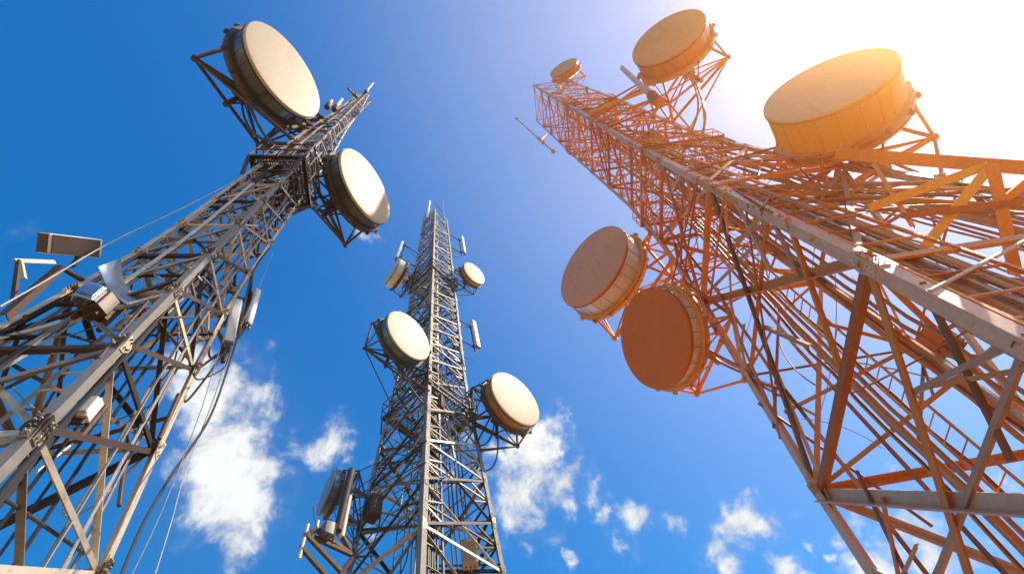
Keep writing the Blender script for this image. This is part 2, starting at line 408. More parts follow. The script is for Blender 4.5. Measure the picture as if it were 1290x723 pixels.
tower_r = build_tower(TR, 'massive lattice tower tinted orange for the sun flare, leaning in from the side with the bright sun', [0, 3.2, 7.9, 13.9, 17.6, 20.8, 23.6, 26.2, 28.6, 31, 33.4, 35.8, 38.2, 41],
    lambda h: lin(h, 6, .21, 40, .10), lambda h: lin(h, 6, .115, 40, .046), (M['orange_leg'], M['orange'], M['flare_low'], 12),  # full flare tint higher up, weaker and browner tint below
    [(19.2, .15, M['orange']), (30.5, .1, M['orange'])],
    [(0, .10, .25, .12, 9, .036, M['cable_orange'], (15, 36)), (0, .5, .8, .30, 5, .030, M['cable_orange'], (11, 24)), (1, .2, .5, .3, 3, .03, M['cable_orange'], (12, 24)), (3, .4, .56, .6, 5, .034, M['flare_low'], (12, 30)), (3, .62, .76, 1.1, 5, .036, M['flare_low'], (14, 24)), (1, .1, .2, .2, 3, .03, M['flare_low'], (14, 24))], (3, .62, M['orange']), heavy=(7.9, 13.9), subtop=30, single=(1, 2), beam=M['orange_leg'])

# ------------------------------------------------------------------ dishes
def dish(T, pos, n, R, depth, label, face_m, shr_m, steel_m, seam_m, amber=False, arms=True, spike=False, ncable=3, legs=None, cage=1.0):
    P = EYE + (V(pos) - EYE) * T.k; R = R * T.k; n = unit(n); w = (V((0, 0, 1)) - n * n.z).normalized(); s = n.cross(w)
    root = thing('dish_antenna', label, 'dish antenna', P, 'drum dish antennas on the towers')
    mb = MB(); mb.lathe(P, n, [(.035 * R, .0005), (.034 * R, .3 * R), (.026 * R, .65 * R), (.014 * R, .9 * R), (.004 * R, .985 * R), (-.012 * R, 1.0 * R), (-.05 * R, 1.004 * R), (-.05 * R, .95 * R)], 96)
    mb.build('radome', face_m, root, smooth=35)
    D = depth * R
    mb = MB()
    mb.lathe(P, n, [(-.052 * R, .97 * R), (-.052 * R, .992 * R), (-D * .5, .985 * R), (-D, .98 * R), (-D - .02 * R, .95 * R), (-D - .02 * R, .8 * R)], 96)
    ns = 22 if R > 1 else 16
    for i in range(ns):
        q = 2 * PI * (i + .35 + random.uniform(-.22, .22)) / ns; e = w * math.cos(q) + s * math.sin(q)
        mb.box(P + e * (.99 * R) - n * (.06 * R), P + e * (.983 * R) - n * (D * .98), .010 * R, .006 * R, e, 1)
    for f in (.0, 1.0):
        a = -.055 * R - f * (D - .10 * R)
        mb.lathe(P, n, [(a, .98 * R), (a, 1.012 * R), (a - .035 * R, 1.012 * R), (a - .035 * R, .98 * R)], 96, 1)
    mb.build('shroud', [shr_m, seam_m], root, smooth=35)
    if amber:                                                   # added strip: the sun's reflection painted low on the shroud
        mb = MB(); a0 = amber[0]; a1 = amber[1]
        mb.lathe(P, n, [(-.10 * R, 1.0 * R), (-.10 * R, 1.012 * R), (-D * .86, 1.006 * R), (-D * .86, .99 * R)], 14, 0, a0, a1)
        mb.build('sun_reflection_strip', M['amber'], root, smooth=35)
    mb = MB()
    mb.lathe(P - n * (D + .02 * R), n, [(0, .94 * R), (-.10 * R, .82 * R), (-.2 * R, .6 * R), (-.27 * R, .35 * R), (-.30 * R, .16 * R), (-.42 * R, .16 * R), (-.42 * R, .001)], 64)
    mb.build('reflector', shr_m, root, smooth=35)
    # bracket band round the drum with lugs
    mb = MB(); a = -D * .72
    mb.lathe(P, n, [(a, .985 * R), (a, 1.075 * R), (a - .05 * R, 1.085 * R), (a - .15 * R, 1.05 * R), (a - .15 * R, .985 * R)], 60, 0, PI * .42, PI * 1.62)
    for i in range(9):
        q = PI * (.45 + 1.14 * i / 8); e = w * math.cos(q) + s * math.sin(q); B = P + n * (a - .06 * R) + e * (1.05 * R)
        mb.box(B, B + e * (.09 * R), .05 * R, .08 * R, n)
        mb.tube(B + e * .05 * R - n * .06 * R, B + e * .05 * R + n * .07 * R, .014 * R, 6)
    mb.build('clamp_band', steel_m, root, smooth=30)
    Bk = P - n * (D + .40 * R)
    tr = .036 * R
    mb = MB(); mb.tube(Bk - w * (.95 * R * cage) - n * .1 * R, Bk + w * (.8 * R * cage) - n * .1 * R, tr * 1.5, 12)
    mp = mb.build('mount_pipe', steel_m, root, smooth=40)
    for z in (-.25, .25):
        mb = MB(); p = Bk + w * (z * R) - n * .1 * R; mb.box(p - s * .16 * R, p + s * .16 * R, .1 * R, .22 * R, n)
        for e in (-1, 1): mb.tube(p + s * e * .13 * R - n * .14 * R, p + s * e * .13 * R + n * .16 * R, .02 * R, 6)
        mb.build('pipe_clamp', steel_m, mp)
    # cage of tubes behind the drum
    cg = [Bk + s * (x * .92 * R * cage) + w * (y * .72 * R * cage) - n * .18 * R for x, y in ((-1, -1), (1, -1), (1, 1), (-1, 1))]
    rim = [P - n * (D * .9) + s * (x * .78 * R) + w * (y * .66 * R) for x, y in ((-1, -1), (1, -1), (1, 1), (-1, 1))]
    segs = [(cg[i], cg[(i+1) % 4], 1.0) for i in range(4)] + [(cg[i], rim[i], .8) for i in range(4)] + [(cg[0], cg[2], .6), (cg[1], cg[3], .6), (cg[0].lerp(cg[1], .5), rim[0].lerp(rim[1], .3), .6), (cg[3].lerp(cg[2], .5), rim[3].lerp(rim[2], .7), .6)]
    for i in range(4): segs.append((cg[i], rim[(i+1) % 4], .45))
    if arms:
        hh = P.z
        lg = legs if legs is not None else sorted(range(4), key=lambda k: (T.leg(k, hh) - Bk).length)[:2]
        for c_ in cg:
            z = min(max(c_.z, 1), T.top - .1)
            k = min(lg, key=lambda k: (T.leg(k, z) - c_).length)
            segs.append((c_, T.leg(k, z), 1.15))
            z2 = min(max(c_.z - 1.1 * R, 1), T.top - .1)
            segs.append((c_, T.leg(k, z2), .75))
            k2 = [q for q in lg if q != k] or [k]
            segs.append((c_, T.leg(k2[0], min(z + .35 * R, T.top - .1)), .6))
    for a, b, f in segs:
        if (b - a).length < .05: continue
        mb = MB(); mb.tube(a, b, tr * f, 8)
        e = (b - a).normalized()
        for q in (a, b): mb.tube(q - e * tr * 1.2, q + e * tr * 1.2, tr * f * 1.45, 8)
        mb.build('strut', steel_m, root, smooth=40)
    for j in range(ncable):
        a = Bk - n * .1 * R + s * random.uniform(-.2, .2) * R; k = min(range(4), key=lambda k: (T.leg(k, P.z) - Bk).length)
        b = T.leg(k, max(1, P.z - random.uniform(1.2, 2.5) * R), .9); pts = []
        sag = V((random.uniform(-.3, .3), random.uniform(-.3, .3), -random.uniform(.6, 1.3))) * R
        for i in range(13): u = i / 12; pts.append(a.lerp(b, u) + sag * (4 * u * (1 - u)) * .6)
        mb = MB(); mb.path(pts, .026 * R, 6); mb.build('cable', M['cable_dark'] if steel_m is not M['orange'] else M['cable_orange'], root, smooth=40)
    if spike:
        mb = MB(); q = spike; e = w * math.cos(q) + s * math.sin(q)
        mb.box(P + e * .98 * R - n * .25 * R, P + e * 1.13 * R - n * .06 * R, .1 * R, .05 * R, e)
        mb.build('lug', M['white_panel'], root)
    return root

def atl(px, py, hd): return at(px, py, hd * SL)
def atr(px, py, hd): return at(px, py, hd * SR)
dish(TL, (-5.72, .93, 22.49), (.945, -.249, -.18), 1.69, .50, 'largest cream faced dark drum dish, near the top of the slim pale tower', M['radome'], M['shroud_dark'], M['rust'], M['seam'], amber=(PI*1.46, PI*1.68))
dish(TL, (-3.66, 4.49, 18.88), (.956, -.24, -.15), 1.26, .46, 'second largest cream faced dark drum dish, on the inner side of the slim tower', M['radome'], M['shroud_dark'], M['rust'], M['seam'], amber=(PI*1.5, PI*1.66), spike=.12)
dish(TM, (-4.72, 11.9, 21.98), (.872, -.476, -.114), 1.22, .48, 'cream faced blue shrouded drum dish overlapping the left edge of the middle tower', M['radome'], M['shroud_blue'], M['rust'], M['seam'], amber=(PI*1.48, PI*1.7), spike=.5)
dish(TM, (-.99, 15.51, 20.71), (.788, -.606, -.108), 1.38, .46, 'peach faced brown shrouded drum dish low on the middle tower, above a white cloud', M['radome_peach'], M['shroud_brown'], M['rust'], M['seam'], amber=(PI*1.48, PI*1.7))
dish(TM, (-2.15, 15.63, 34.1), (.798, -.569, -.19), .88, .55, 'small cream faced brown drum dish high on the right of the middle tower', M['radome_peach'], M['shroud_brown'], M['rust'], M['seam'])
dish(TM, (-7.18, 14.04, 33.96), (-.66, -.74, .06), .98, .75, 'small grey faced drum dish with white shroud high on the left of the middle tower', M['radome_blue'], M['shroud_white'], M['rust'], M['seam'])
dish(TM, (-7.82, 13.5, 15.86), (-.747, -.665, .011), .78, .45, 'blue grey drum dish seen nearly edge on, low at the left of the middle tower', paint('slate_blue_radome', (.16, .22, .30), .4, var=.05, streak=.1), M['shroud_blue'], M['rust'], M['seam'])
_f = {k: paint('flare_tinted_face_' + k, c, .8, var=.06, streak=.14, transl=.4 if k == 'pale' else 0., tcol=(1, .72, .35)) for k, c in dict(rose=(.70, .30, .17), flarebrown=(.68, .15, .02), tan=(.88, .36, .14), pale=(.95, .70, .42)).items()}  # face colours include the orange flare over these shaded dishes
_o = paint('flare_orange_shroud', (.84, .24, .02), .32, .1, var=.12, streak=.2, coat=.2)  # orange flare put into the shroud colour
_g = paint('sun_glow_shroud', (.95, .46, .03), .4, var=.08, streak=.15, transl=.45, tcol=(1.0, .55, .10))  # yellow-orange base and translucency supply the backlit sun glow
_p = paint('pale_pink_shroud', (.74, .56, .48), .3, .25, var=.1, streak=.25, coat=.3)
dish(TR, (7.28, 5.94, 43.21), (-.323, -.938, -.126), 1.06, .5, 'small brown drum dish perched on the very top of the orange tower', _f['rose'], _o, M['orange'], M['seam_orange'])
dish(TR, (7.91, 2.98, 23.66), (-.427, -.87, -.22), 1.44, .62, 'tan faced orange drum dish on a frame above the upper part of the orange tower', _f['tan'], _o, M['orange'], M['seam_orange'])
dish(TR, (7.94, 3.44, 13.88), (-.348, -.937, .014), 1.37, .9, 'pale peach drum dish with sun glow put into its yellow side, nearest to the sun', _f['pale'], _g, M['orange'], paint('sun_glow_seam', (.85, .34, .02), .5))
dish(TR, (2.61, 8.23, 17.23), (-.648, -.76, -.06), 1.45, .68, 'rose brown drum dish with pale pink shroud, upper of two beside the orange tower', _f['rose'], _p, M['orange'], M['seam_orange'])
dish(TR, (3.07, 8.26, 12.76), (-.859, -.402, -.30), 1.25, .42, 'dark drum dish with orange flare in its colour, lower of two beside the orange tower', _f['flarebrown'], _p, M['orange'], M['seam_orange'])

# ------------------------------------------------------------------ panel antennas, whips and small gear
def panel(T, p0, p1, w, d, facing, label, body_m, steel_m, leg, group='panel antennas', out=None):
    """rod-shaped sector antenna from p0 (foot) to p1 (head) on a pipe held off a tower leg"""
    p0, p1 = V(p0), V(p1); ax = (p1 - p0).normalized(); fc = V(facing); fc = (fc - ax * fc.dot(ax)).normalized()
    root = thing('panel_antenna', label, 'panel antenna', p0, group)
    mb = MB(); mb.rbox(p0, p1, w, d, fc, .32); mb.build('radome', body_m, root, smooth=35)
    mb = MB(); mb.rbox(p0 - ax * .035, p0 + ax * .02, w * .9, d * .9, fc, .3)
    for e in (-.25, .25):
        q = p0 + ax * -.03 + fc.cross(ax) * (w * e); mb.tube(q, q - ax * .07, .018, 8)
    mb.build('end_cap', M['grey_box'], root, smooth=35)
    L = (p1 - p0).length; back = -fc * (d / 2 + .14)
    mb = MB(); mb.tube(p0 + back - ax * .18, p1 + back + ax * .1, .035, 10); pp = mb.build('mount_pipe', steel_m, root, smooth=40)
    for u in (.15, .85):
        q = p0.lerp(p1, u); mb = MB(); mb.box(q - fc * d * .45, q + back, .07, .09, ax); mb.box(q + back - fc * .05, q + back + fc * .05, .14, .1, ax); mb.build('bracket', steel_m, root)
    for u in (.1, .9):
        q = p0.lerp(p1, u) + back; z = min(q.z, T.top - .1); b = T.leg(leg, z)
        mb = MB(); mb.tube(q, b, .03, 8); mb.tube(q - ax * .05, q + ax * .05, .055, 8); mb.build('arm', steel_m, root, smooth=40)
        mb = MB(); mb.tube(q, T.leg(leg, max(1, z - .8)), .018, 6); mb.build('arm_stay', steel_m, root, smooth=40)
    a = p0 - ax * .09; b = T.leg(leg, max(1, p0.z - 1.2))
    pts = [a.lerp(b, i / 12) + V((0, 0, -.5 * 4 * (i / 12) * (1 - i / 12))) for i in range(13)]
    mb = MB(); mb.path(pts, .014, 6); mb.build('cable', M['cable_dark'], root, smooth=40)
    return root
W_ = M['white_panel']
def panel_px(T, a, b, hd, w, d, facing, label, leg, steel_m=None, body=None):
    """foot at pixel a; the head is straight along the sight line of b at the same distance"""
    p0 = at(a[0], a[1], hd * T.k); p1 = at(b[0], b[1], hd * T.k); w *= T.k; d *= T.k
    return panel(T, p0, p1, w, d, facing, label, body or W_, steel_m or M['rust'], leg)
panel_px(TL, (288, 432), (299, 379), 6.3, .17, .11, (.6, -.7, 0), 'white panel antenna beside the slim tower, nearer and wider of a pair', 1)
panel_px(TL, (313, 408), (325, 365), 6.6, .13, .09, (.8, -.3, 0), 'narrow white panel antenna beside the slim tower, farther out of a pair', 1)
panel_px(TM, (585, 319), (582, 299), 16.4, .34, .2, (.9, -.2, 0), 'small grey panel antenna above the small cream dish of the middle tower', 1)
panel_px(TM, (602, 437), (596, 405), 16.3, .33, .2, (.8, -.5, 0), 'grey panel antenna alone on the right side of the middle tower', 1)
panel_px(TM, (499, 326), (507, 306), 15.6, .34, .2, (-.8, -.5, 0), 'small panel antenna above the grey faced dish of the middle tower', 3)
panel_px(TM, (538, 275), (541, 254), 15.2, .22, .18, (-.5, -.8, 0), 'pale rod shaped panel antenna at the very top of the middle tower', 3)
def mast(name, p0, p1, r, label, cat, m, base_m, base):
    p0, p1 = V(p0), V(p1); root = thing(name, label, cat, p0)
    mb = MB(); mb.tube(p0, p1, r, 12, r * .8); mb.lathe(p1, (p1 - p0).normalized(), [(0, r * .8), (r * .5, r * .6), (r * .8, .001)], 12); mb.build('rod', m, root, smooth=40)
    mb = MB(); ax = (p1 - p0).normalized(); mb.tube(p0 - ax * r * 3, p0 + ax * r * 4, r * 1.5, 10); mb.build('base_collar', base_m, root, smooth=40)
    for u in (.02, .25):
        q = p0.lerp(p1, u); mb = MB(); mb.tube(q, V(base) + ax * (u * (p1 - p0).length), max(.02, r * .5), 8); mb.build('bracket', base_m, root, smooth=40)
    return root
mast('whip_antenna', at(559, 276, 15.6), at(558, 250, 15.6), .035, 'thin whip antenna at the top of the middle tower', 'whip antenna', M['grey_box'], M['rust'], TM.leg(0, 44.8))
mast('whip_antenna', atl(461, 116, 6.0), atl(470, 105, 6.0), .05, 'white whip antenna at the pointed tip of the slim tower', 'whip antenna', W_, M['rust'], TL.leg(2, TL.z(33.6)))
mast('whip_antenna', atl(413, 134, 5.7), atl(418, 127, 5.7), .06, 'short white stick antenna beside the largest cream dish, lowest of three', 'stick antenna', W_, M['rust'], TL.leg(3, TL.z(27.6)))
mast('whip_antenna', atl(422, 137, 5.8), atl(431, 125, 5.8), .06, 'white stick antenna in the middle of three on the slim tower top', 'stick antenna', W_, M['rust'], TL.leg(3, TL.z(27.0)))
mast('whip_antenna', atl(448, 121, 5.9), atl(439, 112, 5.7), .05, 'brown stick antenna sticking out sideways near the tip of the slim tower', 'stick antenna', M['rust'], M['rust'], TL.leg(3, TL.z(31.5)))
mast('tube_antenna', atr(827, 126, 8.7), atr(784, 86, 8.7), .17, 'fat pinkish tube antenna beside the tan faced orange dish', 'tube antenna', paint('pink_tube', (.66, .46, .38), .4), M['orange'], TR.leg(0, TR.z(25)))
mast('tube_antenna', atr(822, 104, 9.5), atr(806, 83, 9.5), .09, 'thin pinkish tube antenna next to the fat one on the orange tower', 'tube antenna', paint('pink_tube_thin', (.62, .40, .32), .4), M['orange'], TR.leg(0, TR.z(26)))

# bar antenna off the left leg of the orange tower
p0, p1 = atr(651, 150, 8.4), atr(697, 191, 8.4); root = thing('dipole_antenna', 'thin bar antenna sticking out into the blue from the top of the orange tower', 'dipole antenna', p0)
mb = MB(); mb.tube(p0, p1, .045, 8); mb.build('rod', M['orange'], root, smooth=40)
mb = MB(); q = p0.lerp(p1, .72); mb.tube(q, TR.leg(3, TR.z(36.5)), .06, 8); mb.build('boom', M['orange'], root, smooth=40)
for u in (.0, .68, .78, 1.0):
    q = p0.lerp(p1, u); e = (p1 - p0).normalized(); sd = e.cross(V((0, 0, 1))).normalized(); mb = MB(); mb.box(q - e * .06, q + e * .06, .2, .2, sd); mb.build('clamp', M['orange'], root)

# boxy antenna on a bent arm at the left edge
c0, c1 = atl(54, 306, 6.0), atl(122, 313, 6.0)
root = thing('box_antenna', 'white edged box antenna with brown underside on a bent arm at the left', 'box antenna', c0)
d_ = (c1 - c0).normalized(); dn = EYE - c0; dn = (dn - d_ * dn.dot(d_)).normalized(); sd = d_.cross(dn)
mb = MB(); mb.rbox(c0, c1, .22, .15, dn, .12); mb.build('housing', W_, root, smooth=30)
mb = MB(); mb.box(c0 + d_ * .03 + dn * .078, c1 - d_ * .04 + dn * .078, .2, .02, dn); mb.box(c0 - d_ * .012, c0 + d_ * .0, .2, .13, dn); mb.build('underside', M['brown_panel'], root)
mb = MB(); a = c0.lerp(c1, .62); pts = [a, atl(98, 326, 6.05), atl(92, 334, 6.1), atl(80, 339, 6.15), TL.leg(3, TL.z(9.2))]; mb.path(pts, .03, 10); mb.build('arm', M['rust'], root, smooth=50)

# outrigger frame, part of the slim tower
def beam_path(name, px, hd, w, m, parent):
    for a, b in zip(px, px[1:]):
        mb = MB(); mb.angle(atl(a[0], a[1], a[2] if len(a) > 2 else hd), atl(b[0], b[1], b[2] if len(b) > 2 else hd), w * SL, w * SL * .14, V((.3, -.6, -.7))); mb.build(name, m, parent)
beam_path('outrigger_arm', [(20, 328), (70, 330)], 5.9, .06, M['galv_leg'], tower_l)
beam_path('outrigger_arm', [(74, 334, 5.9), (2, 396, 5.6)], 5.9, .085, M['rust'], tower_l)
beam_path('outrigger_arm', [(22, 327, 5.9), (15, 377, 5.7)], 5.9, .045, M['rust'], tower_l)
beam_path('outrigger_arm', [(24, 330, 5.9), (28, 350, 5.85)], 5.9, .05, M['galv_leg'], tower_l)

# reflective curved sheet and boxes hung inside the slim tower
q = [atl(124, 336, 5.6), atl(152, 325, 5.65), atl(189, 373, 5.6), atl(160, 384, 5.5)]
mb = MB(); nu = 10; vs = []; nr = (q[1] - q[0]).cross(q[3] - q[0]).normalized()
for lay in (0, .012):
    for i in range(nu + 1):
        for j in range(nu + 1):
            u, v = i / nu, j / nu
            vs.append(q[0].lerp(q[1], u).lerp(q[3].lerp(q[2], u), v) + nr * (.10 * math.sin(PI * v) * (.5 + u) + lay))
n1 = nu + 1; S = n1 * n1; fs = []
for i in range(nu):
    for j in range(nu):
        a = i * n1 + j; fs += [(a, a + 1, a + n1 + 1, a + n1), (S + a + n1, S + a + n1 + 1, S + a + 1, S + a)]
edge = [i * n1 for i in range(n1)] + [nu * n1 + j for j in range(1, n1)] + [i * n1 + nu for i in range(nu - 1, -1, -1)] + [j for j in range(nu - 1, 0, -1)]
for a, b in zip(edge, edge[1:] + edge[:1]): fs.append((a, b, S + b, S + a))
mb.add(vs, fs)
o = mb.build('deflector_sheet', M['sky_sheet'], None, smooth=40, org=q[0]); tag(o, 'curved shiny blue metal sheet fixed inside the slim pale tower', 'metal sheet')
def gear(T, px, hd, w, h, d, yaw, label, m, fins=True, name='equipment_box'):
    c = at(px[0], px[1], hd * T.k); w *= T.k; h *= T.k; d *= T.k; root = thing(name, label, 'equipment box', c)
    a = V((math.cos(yaw), math.sin(yaw), 0)); up = V((0, 0, 1)); b = up.cross(a)
    mb = MB(); mb.rbox(c - up * h / 2, c + up * h / 2, w, d, a, .1); mb.build('housing', m, root, smooth=30)
    mb = MB()
    for i in range(7): y = (i - 3) / 3.5 * w * .42; p = c + b * y + a * (d / 2 + .012); mb.box(p - up * h * .4, p + up * h * .4, .012, .035, a)
    mb.build('cooling_fins', m, root)
    mb = MB()
    for i in (-1, 0, 1): p = c - up * h / 2 + b * (i * w * .28); mb.tube(p, p - up * .06, .018, 8)
    mb.build('connectors', M['rust'], root, smooth=40)
    mb = MB(); mb.box(c - a * (d / 2 + .03) - up * h * .35, c - a * (d / 2 + .03) + up * h * .35, w * .4, .04, a); mb.tube(c - a * (d / 2 + .08) - up * h * .8, c - a * (d / 2 + .08) + up * h * .8, .03, 8); mb.build('bracket', M['rust'], root)
    return root
gear(TL, (126, 386), 5.6, .26, .34, .2, 4.6, 'dark brown equipment box under the shiny blue sheet', M['brown_panel'])
gear(TL, (112, 372), 5.6, .22, .34, .16, 5.4, 'blue grey equipment box against the shiny blue sheet', M['sky_sheet'])
gear(TL, (112, 516), 5.2, .13, .28, .1, 5.0, 'small white equipment box low in the slim pale tower', W_)
gear(TM, (412, 668), 13.4, .36, .4, .28, 4.0, 'grey radio unit on the outrigger low at the left of the middle tower', M['grey_box'])
gear(TM, (592, 697), 15.6, .5, .9, .35, 4.9, 'cream equipment cabinet low inside the middle tower', M['radome'])
gear(TR, (1185, 430), 8.4, .42, .42, .3, 5.2, 'dark orange equipment box hanging inside the lower orange tower', M['flare_low'])
gear(TR, (822, 178), 8.9, .7, .9, .5, 4.2, 'orange equipment box high inside the orange tower', _o)

gear(TL, (352, 205), 6.0, .26, .5, .2, 5.6, 'dark equipment box where the two big dish frames meet the slim tower', M['brown_panel'])
gear(TL, (330, 262), 6.1, .2, .4, .16, 5.2, 'pale equipment box just below the platform of the slim tower', M['white_panel'])
gear(TM, (548, 512), 14.9, .8, .8, .5, 4.6, 'dark equipment box on the front of the middle tower near its lower platform', M['brown_panel'])
gear(TM, (470, 640), 14.6, .5, .8, .4, 4.0, 'dark equipment box on the outer left leg low on the middle tower', M['rust'])
# outrigger platform low on the middle tower
root = thing('antenna_bracket', 'dark outrigger frame of bars low at the left of the middle tower', 'bracket', at(395, 690, 13.4))
pp = dict(a=at(385, 672, 13.2), b=at(430, 720, 13.6), c=at(380, 690, 13.0), d=at(420, 735, 13.4), e=at(398, 667, 13.5), f=at(446, 700, 14.3), g=at(424, 660, 14.0))
for a, b in ('ab', 'cd', 'ac', 'ae', 'ef', 'bf', 'eg', 'gf', 'bd', 'af'):
    mb = MB(); mb.box(pp[a], pp[b], .11, .09); mb.build('bar', M['rust'], root)
for p, h in (('f', 13.6), ('b', 12.6), ('g', 15.2), ('d', 12.2)):
    mb = MB(); mb.box(pp[p], TM.leg(3, h), .12, .1); mb.build('bar', M['galv_mid'], root)
for p in 'ace':
    mb = MB(); mb.tube(pp[p] - V((0, 0, .3)), pp[p] + V((0, 0, .3)), .05, 10); mb.build('post', M['galv_leg'], root, smooth=40)
# vertical pipe and arms which carry the edge-on dish
root = thing('antenna_bracket', 'dark pipe and clamps holding the edge on blue grey dish to the middle tower', 'bracket', at(432, 640, 14.2))
mb = MB(); mb.tube(at(425, 668, 14.0), at(443, 592, 14.0), .12, 12); mb.build('pipe', M['rust'], root, smooth=40)
mb = MB(); mb.tube(at(430, 676, 14.1), at(440, 625, 14.1), .09, 12); mb.build('pipe', M['galv_leg'], root, smooth=40)
for px, h in (((438, 612), 16.4), ((430, 645), 15.2), ((425, 668), 14.2)):
    mb = MB(); mb.box(at(px[0], px[1], 14.0), TM.leg(3, h), .14, .12); mb.build('arm', M['rust'], root)

# big side bracing frame which carries the glowing dish on the orange tower
for a, b, w in (((1053, 193, 7.2), (1300, 212, 9.0), .24), ((1250, 206, 8.6), (1280, 345, 8.8), .2), ((1246, 208, 8.6), (1095, 262, 7.0), .15), ((1248, 210, 8.6), (1150, 330, 7.6), .17), ((1140, 272, 7.4), (1300, 252, 9.0), .11), ((1255, 262, 8.7), (1300, 225, 9.1), .13), ((1100, 205, 7.4), (1150, 285, 7.5), .08)):
    mb = MB(); mb.angle(atr(*a), atr(*b), w, w * .13, V((-.3, -.5, -.8))); mb.build('side_beam', M['orange'], tower_r)

# loose cables
def loose(px, r, m, label, group=None):
    base = [(at if p[2] > 12 else atl)(*p) for p in px]; pts = []
    for i in range(len(base) - 1):
        p_1, p0, p1, p2 = base[max(i-1, 0)], base[i], base[i+1], base[min(i+2, len(base)-1)]
        for k in range(8):
            t = k / 8
            pts.append(.5 * ((2*p0) + (p1 - p_1) * t + (2*p_1 - 5*p0 + 4*p1 - p2) * t*t + (3*p0 - p_1 - 3*p1 + p2) * t**3))
    pts.append(base[-1])
    mb = MB(); mb.path(pts, r, 6); o = mb.build('loose_cable', m, None, smooth=50, org=pts[0]); tag(o, label, 'cable', group); return o
loose([(340, 312, 5.7), (318, 345, 6.0), (300, 420, 6.2), (285, 470, 6.2), (262, 530, 6.1), (215, 600, 5.9), (180, 660, 5.7), (148, 735, 5.4)], .013, M['cable_dark'], 'thick dark cable curving down past the white cloud beside the slim tower')
loose([(344, 318, 5.7), (322, 372, 6.2), (290, 440, 6.3), (270, 500, 6.2), (235, 590, 6.0), (215, 660, 5.9), (190, 740, 5.6)], .005, M['cable_pale'], 'thin pale cable hanging straight beside the slim tower, outermost of three')
loose([(330, 330, 5.7), (300, 372, 6.0), (270, 462, 6.1), (252, 520, 6.0), (205, 640, 5.7), (160, 735, 5.3)], .005, M['cable_pale'], 'thin pale cable close to the outer leg of the slim tower')
loose([(289, 440, 6.3), (284, 460, 6.3), (272, 470, 6.2), (250, 478, 6.1), (243, 470, 6.0)], .010, M['cable_dark'], 'short dark cable looping from the wider white panel antenna to the slim tower')
loose([(0, 386, 5.3), (60, 352, 5.6), (140, 305, 5.9), (230, 262, 6.0), (300, 226, 6.0)], .008, M['cable_pale'], 'pale cable running straight along the upper edge of the slim tower')
loose([(400, 667, 13.2), (395, 640, 13.2), (402, 632, 13.3)], .02, M['cable_dark'], 'short dark cable hanging below the edge on blue grey dish')
# wires strung loosely inside the orange tower
for i in range(80):
    h = TR.z(random.uniform(7, 34)); k = random.randrange(4); t = random.random(); L = random.uniform(.8, 2.4)
    a = TR.face(k, t, h, random.uniform(-.1, .5)); b = TR.face(k + random.choice((0, 0, 1)), random.random(), h + random.uniform(-1, 1) * L, random.uniform(-.1, .6))
    sg = V((random.uniform(-.4, .4), random.uniform(-.4, .4), random.uniform(-.6, .1))); c = a.lerp(b, .5) + sg
    pts = [a * (1-u)**2 + c * (2*u*(1-u)) + b * u*u for u in (j / 14 for j in range(15))]
    mb = MB(); mb.path(pts, random.choice((.008, .012, .018)), 5); mb.build('tie_wire', M['cable_orange'], tower_r, smooth=50)
for T, root, m, cnt, lo, hi in ((TL, tower_l, M['cable_pale'], 44, 6, 19), (TM, tower_m, M['galv_mid'], 40, 14, 32)):
    for i in range(cnt):
        h = T.z(random.uniform(lo, hi)); k = random.randrange(4); s_ = T.r(h)
        a = T.face(k, random.random(), h, random.uniform(-.03, .3)); b = T.face(k + random.choice((0, 0, 1)), random.random(), h + random.uniform(-1, 1) * s_, random.uniform(-.03, .3))
        c = a.lerp(b, .5) + V((random.uniform(-.3, .3), random.uniform(-.3, .3), random.uniform(-.5, .1))) * s_
        pts = [a * (1-u)**2 + c * (2*u*(1-u)) + b * u*u for u in (j / 12 for j in range(13))]
        mb = MB(); mb.path(pts, random.choice((.007, .011)) * (1 if T is TL else 2), 5); mb.build('tie_wire', m, root, smooth=50)

# irregular secondary tubes, added over the years
def secondary(T, root, m, cnt, lo, hi, rad):
    for i in range(cnt):
        h = T.z(random.uniform(lo, hi)); k = random.randrange(4); w = T.r(h) * random.uniform(.5, 1.3)
        a = T.face(k, random.choice((0, 1, random.random())), h, random.uniform(.02, .12)); b = T.face(k + random.choice((0, 0, 0, 1)), random.choice((0, 1, .5, random.random())), max(1, h + random.choice((-1, 1)) * w), random.uniform(.05, .3))
        mb = MB()
        if i % 3: mb.tube(a, b, rad * T.k * random.uniform(.6, 1.2), 8)
        else: mb.angle(a, b, rad * 2.2 * T.k, rad * .3, T.nrm(k))
        mb.build('secondary_brace', m, root, smooth=40)
secondary(TR, tower_r, M['flare_low'], 30, 6.5, 15, .034); secondary(TR, tower_r, M['orange'], 44, 14, 32, .024)
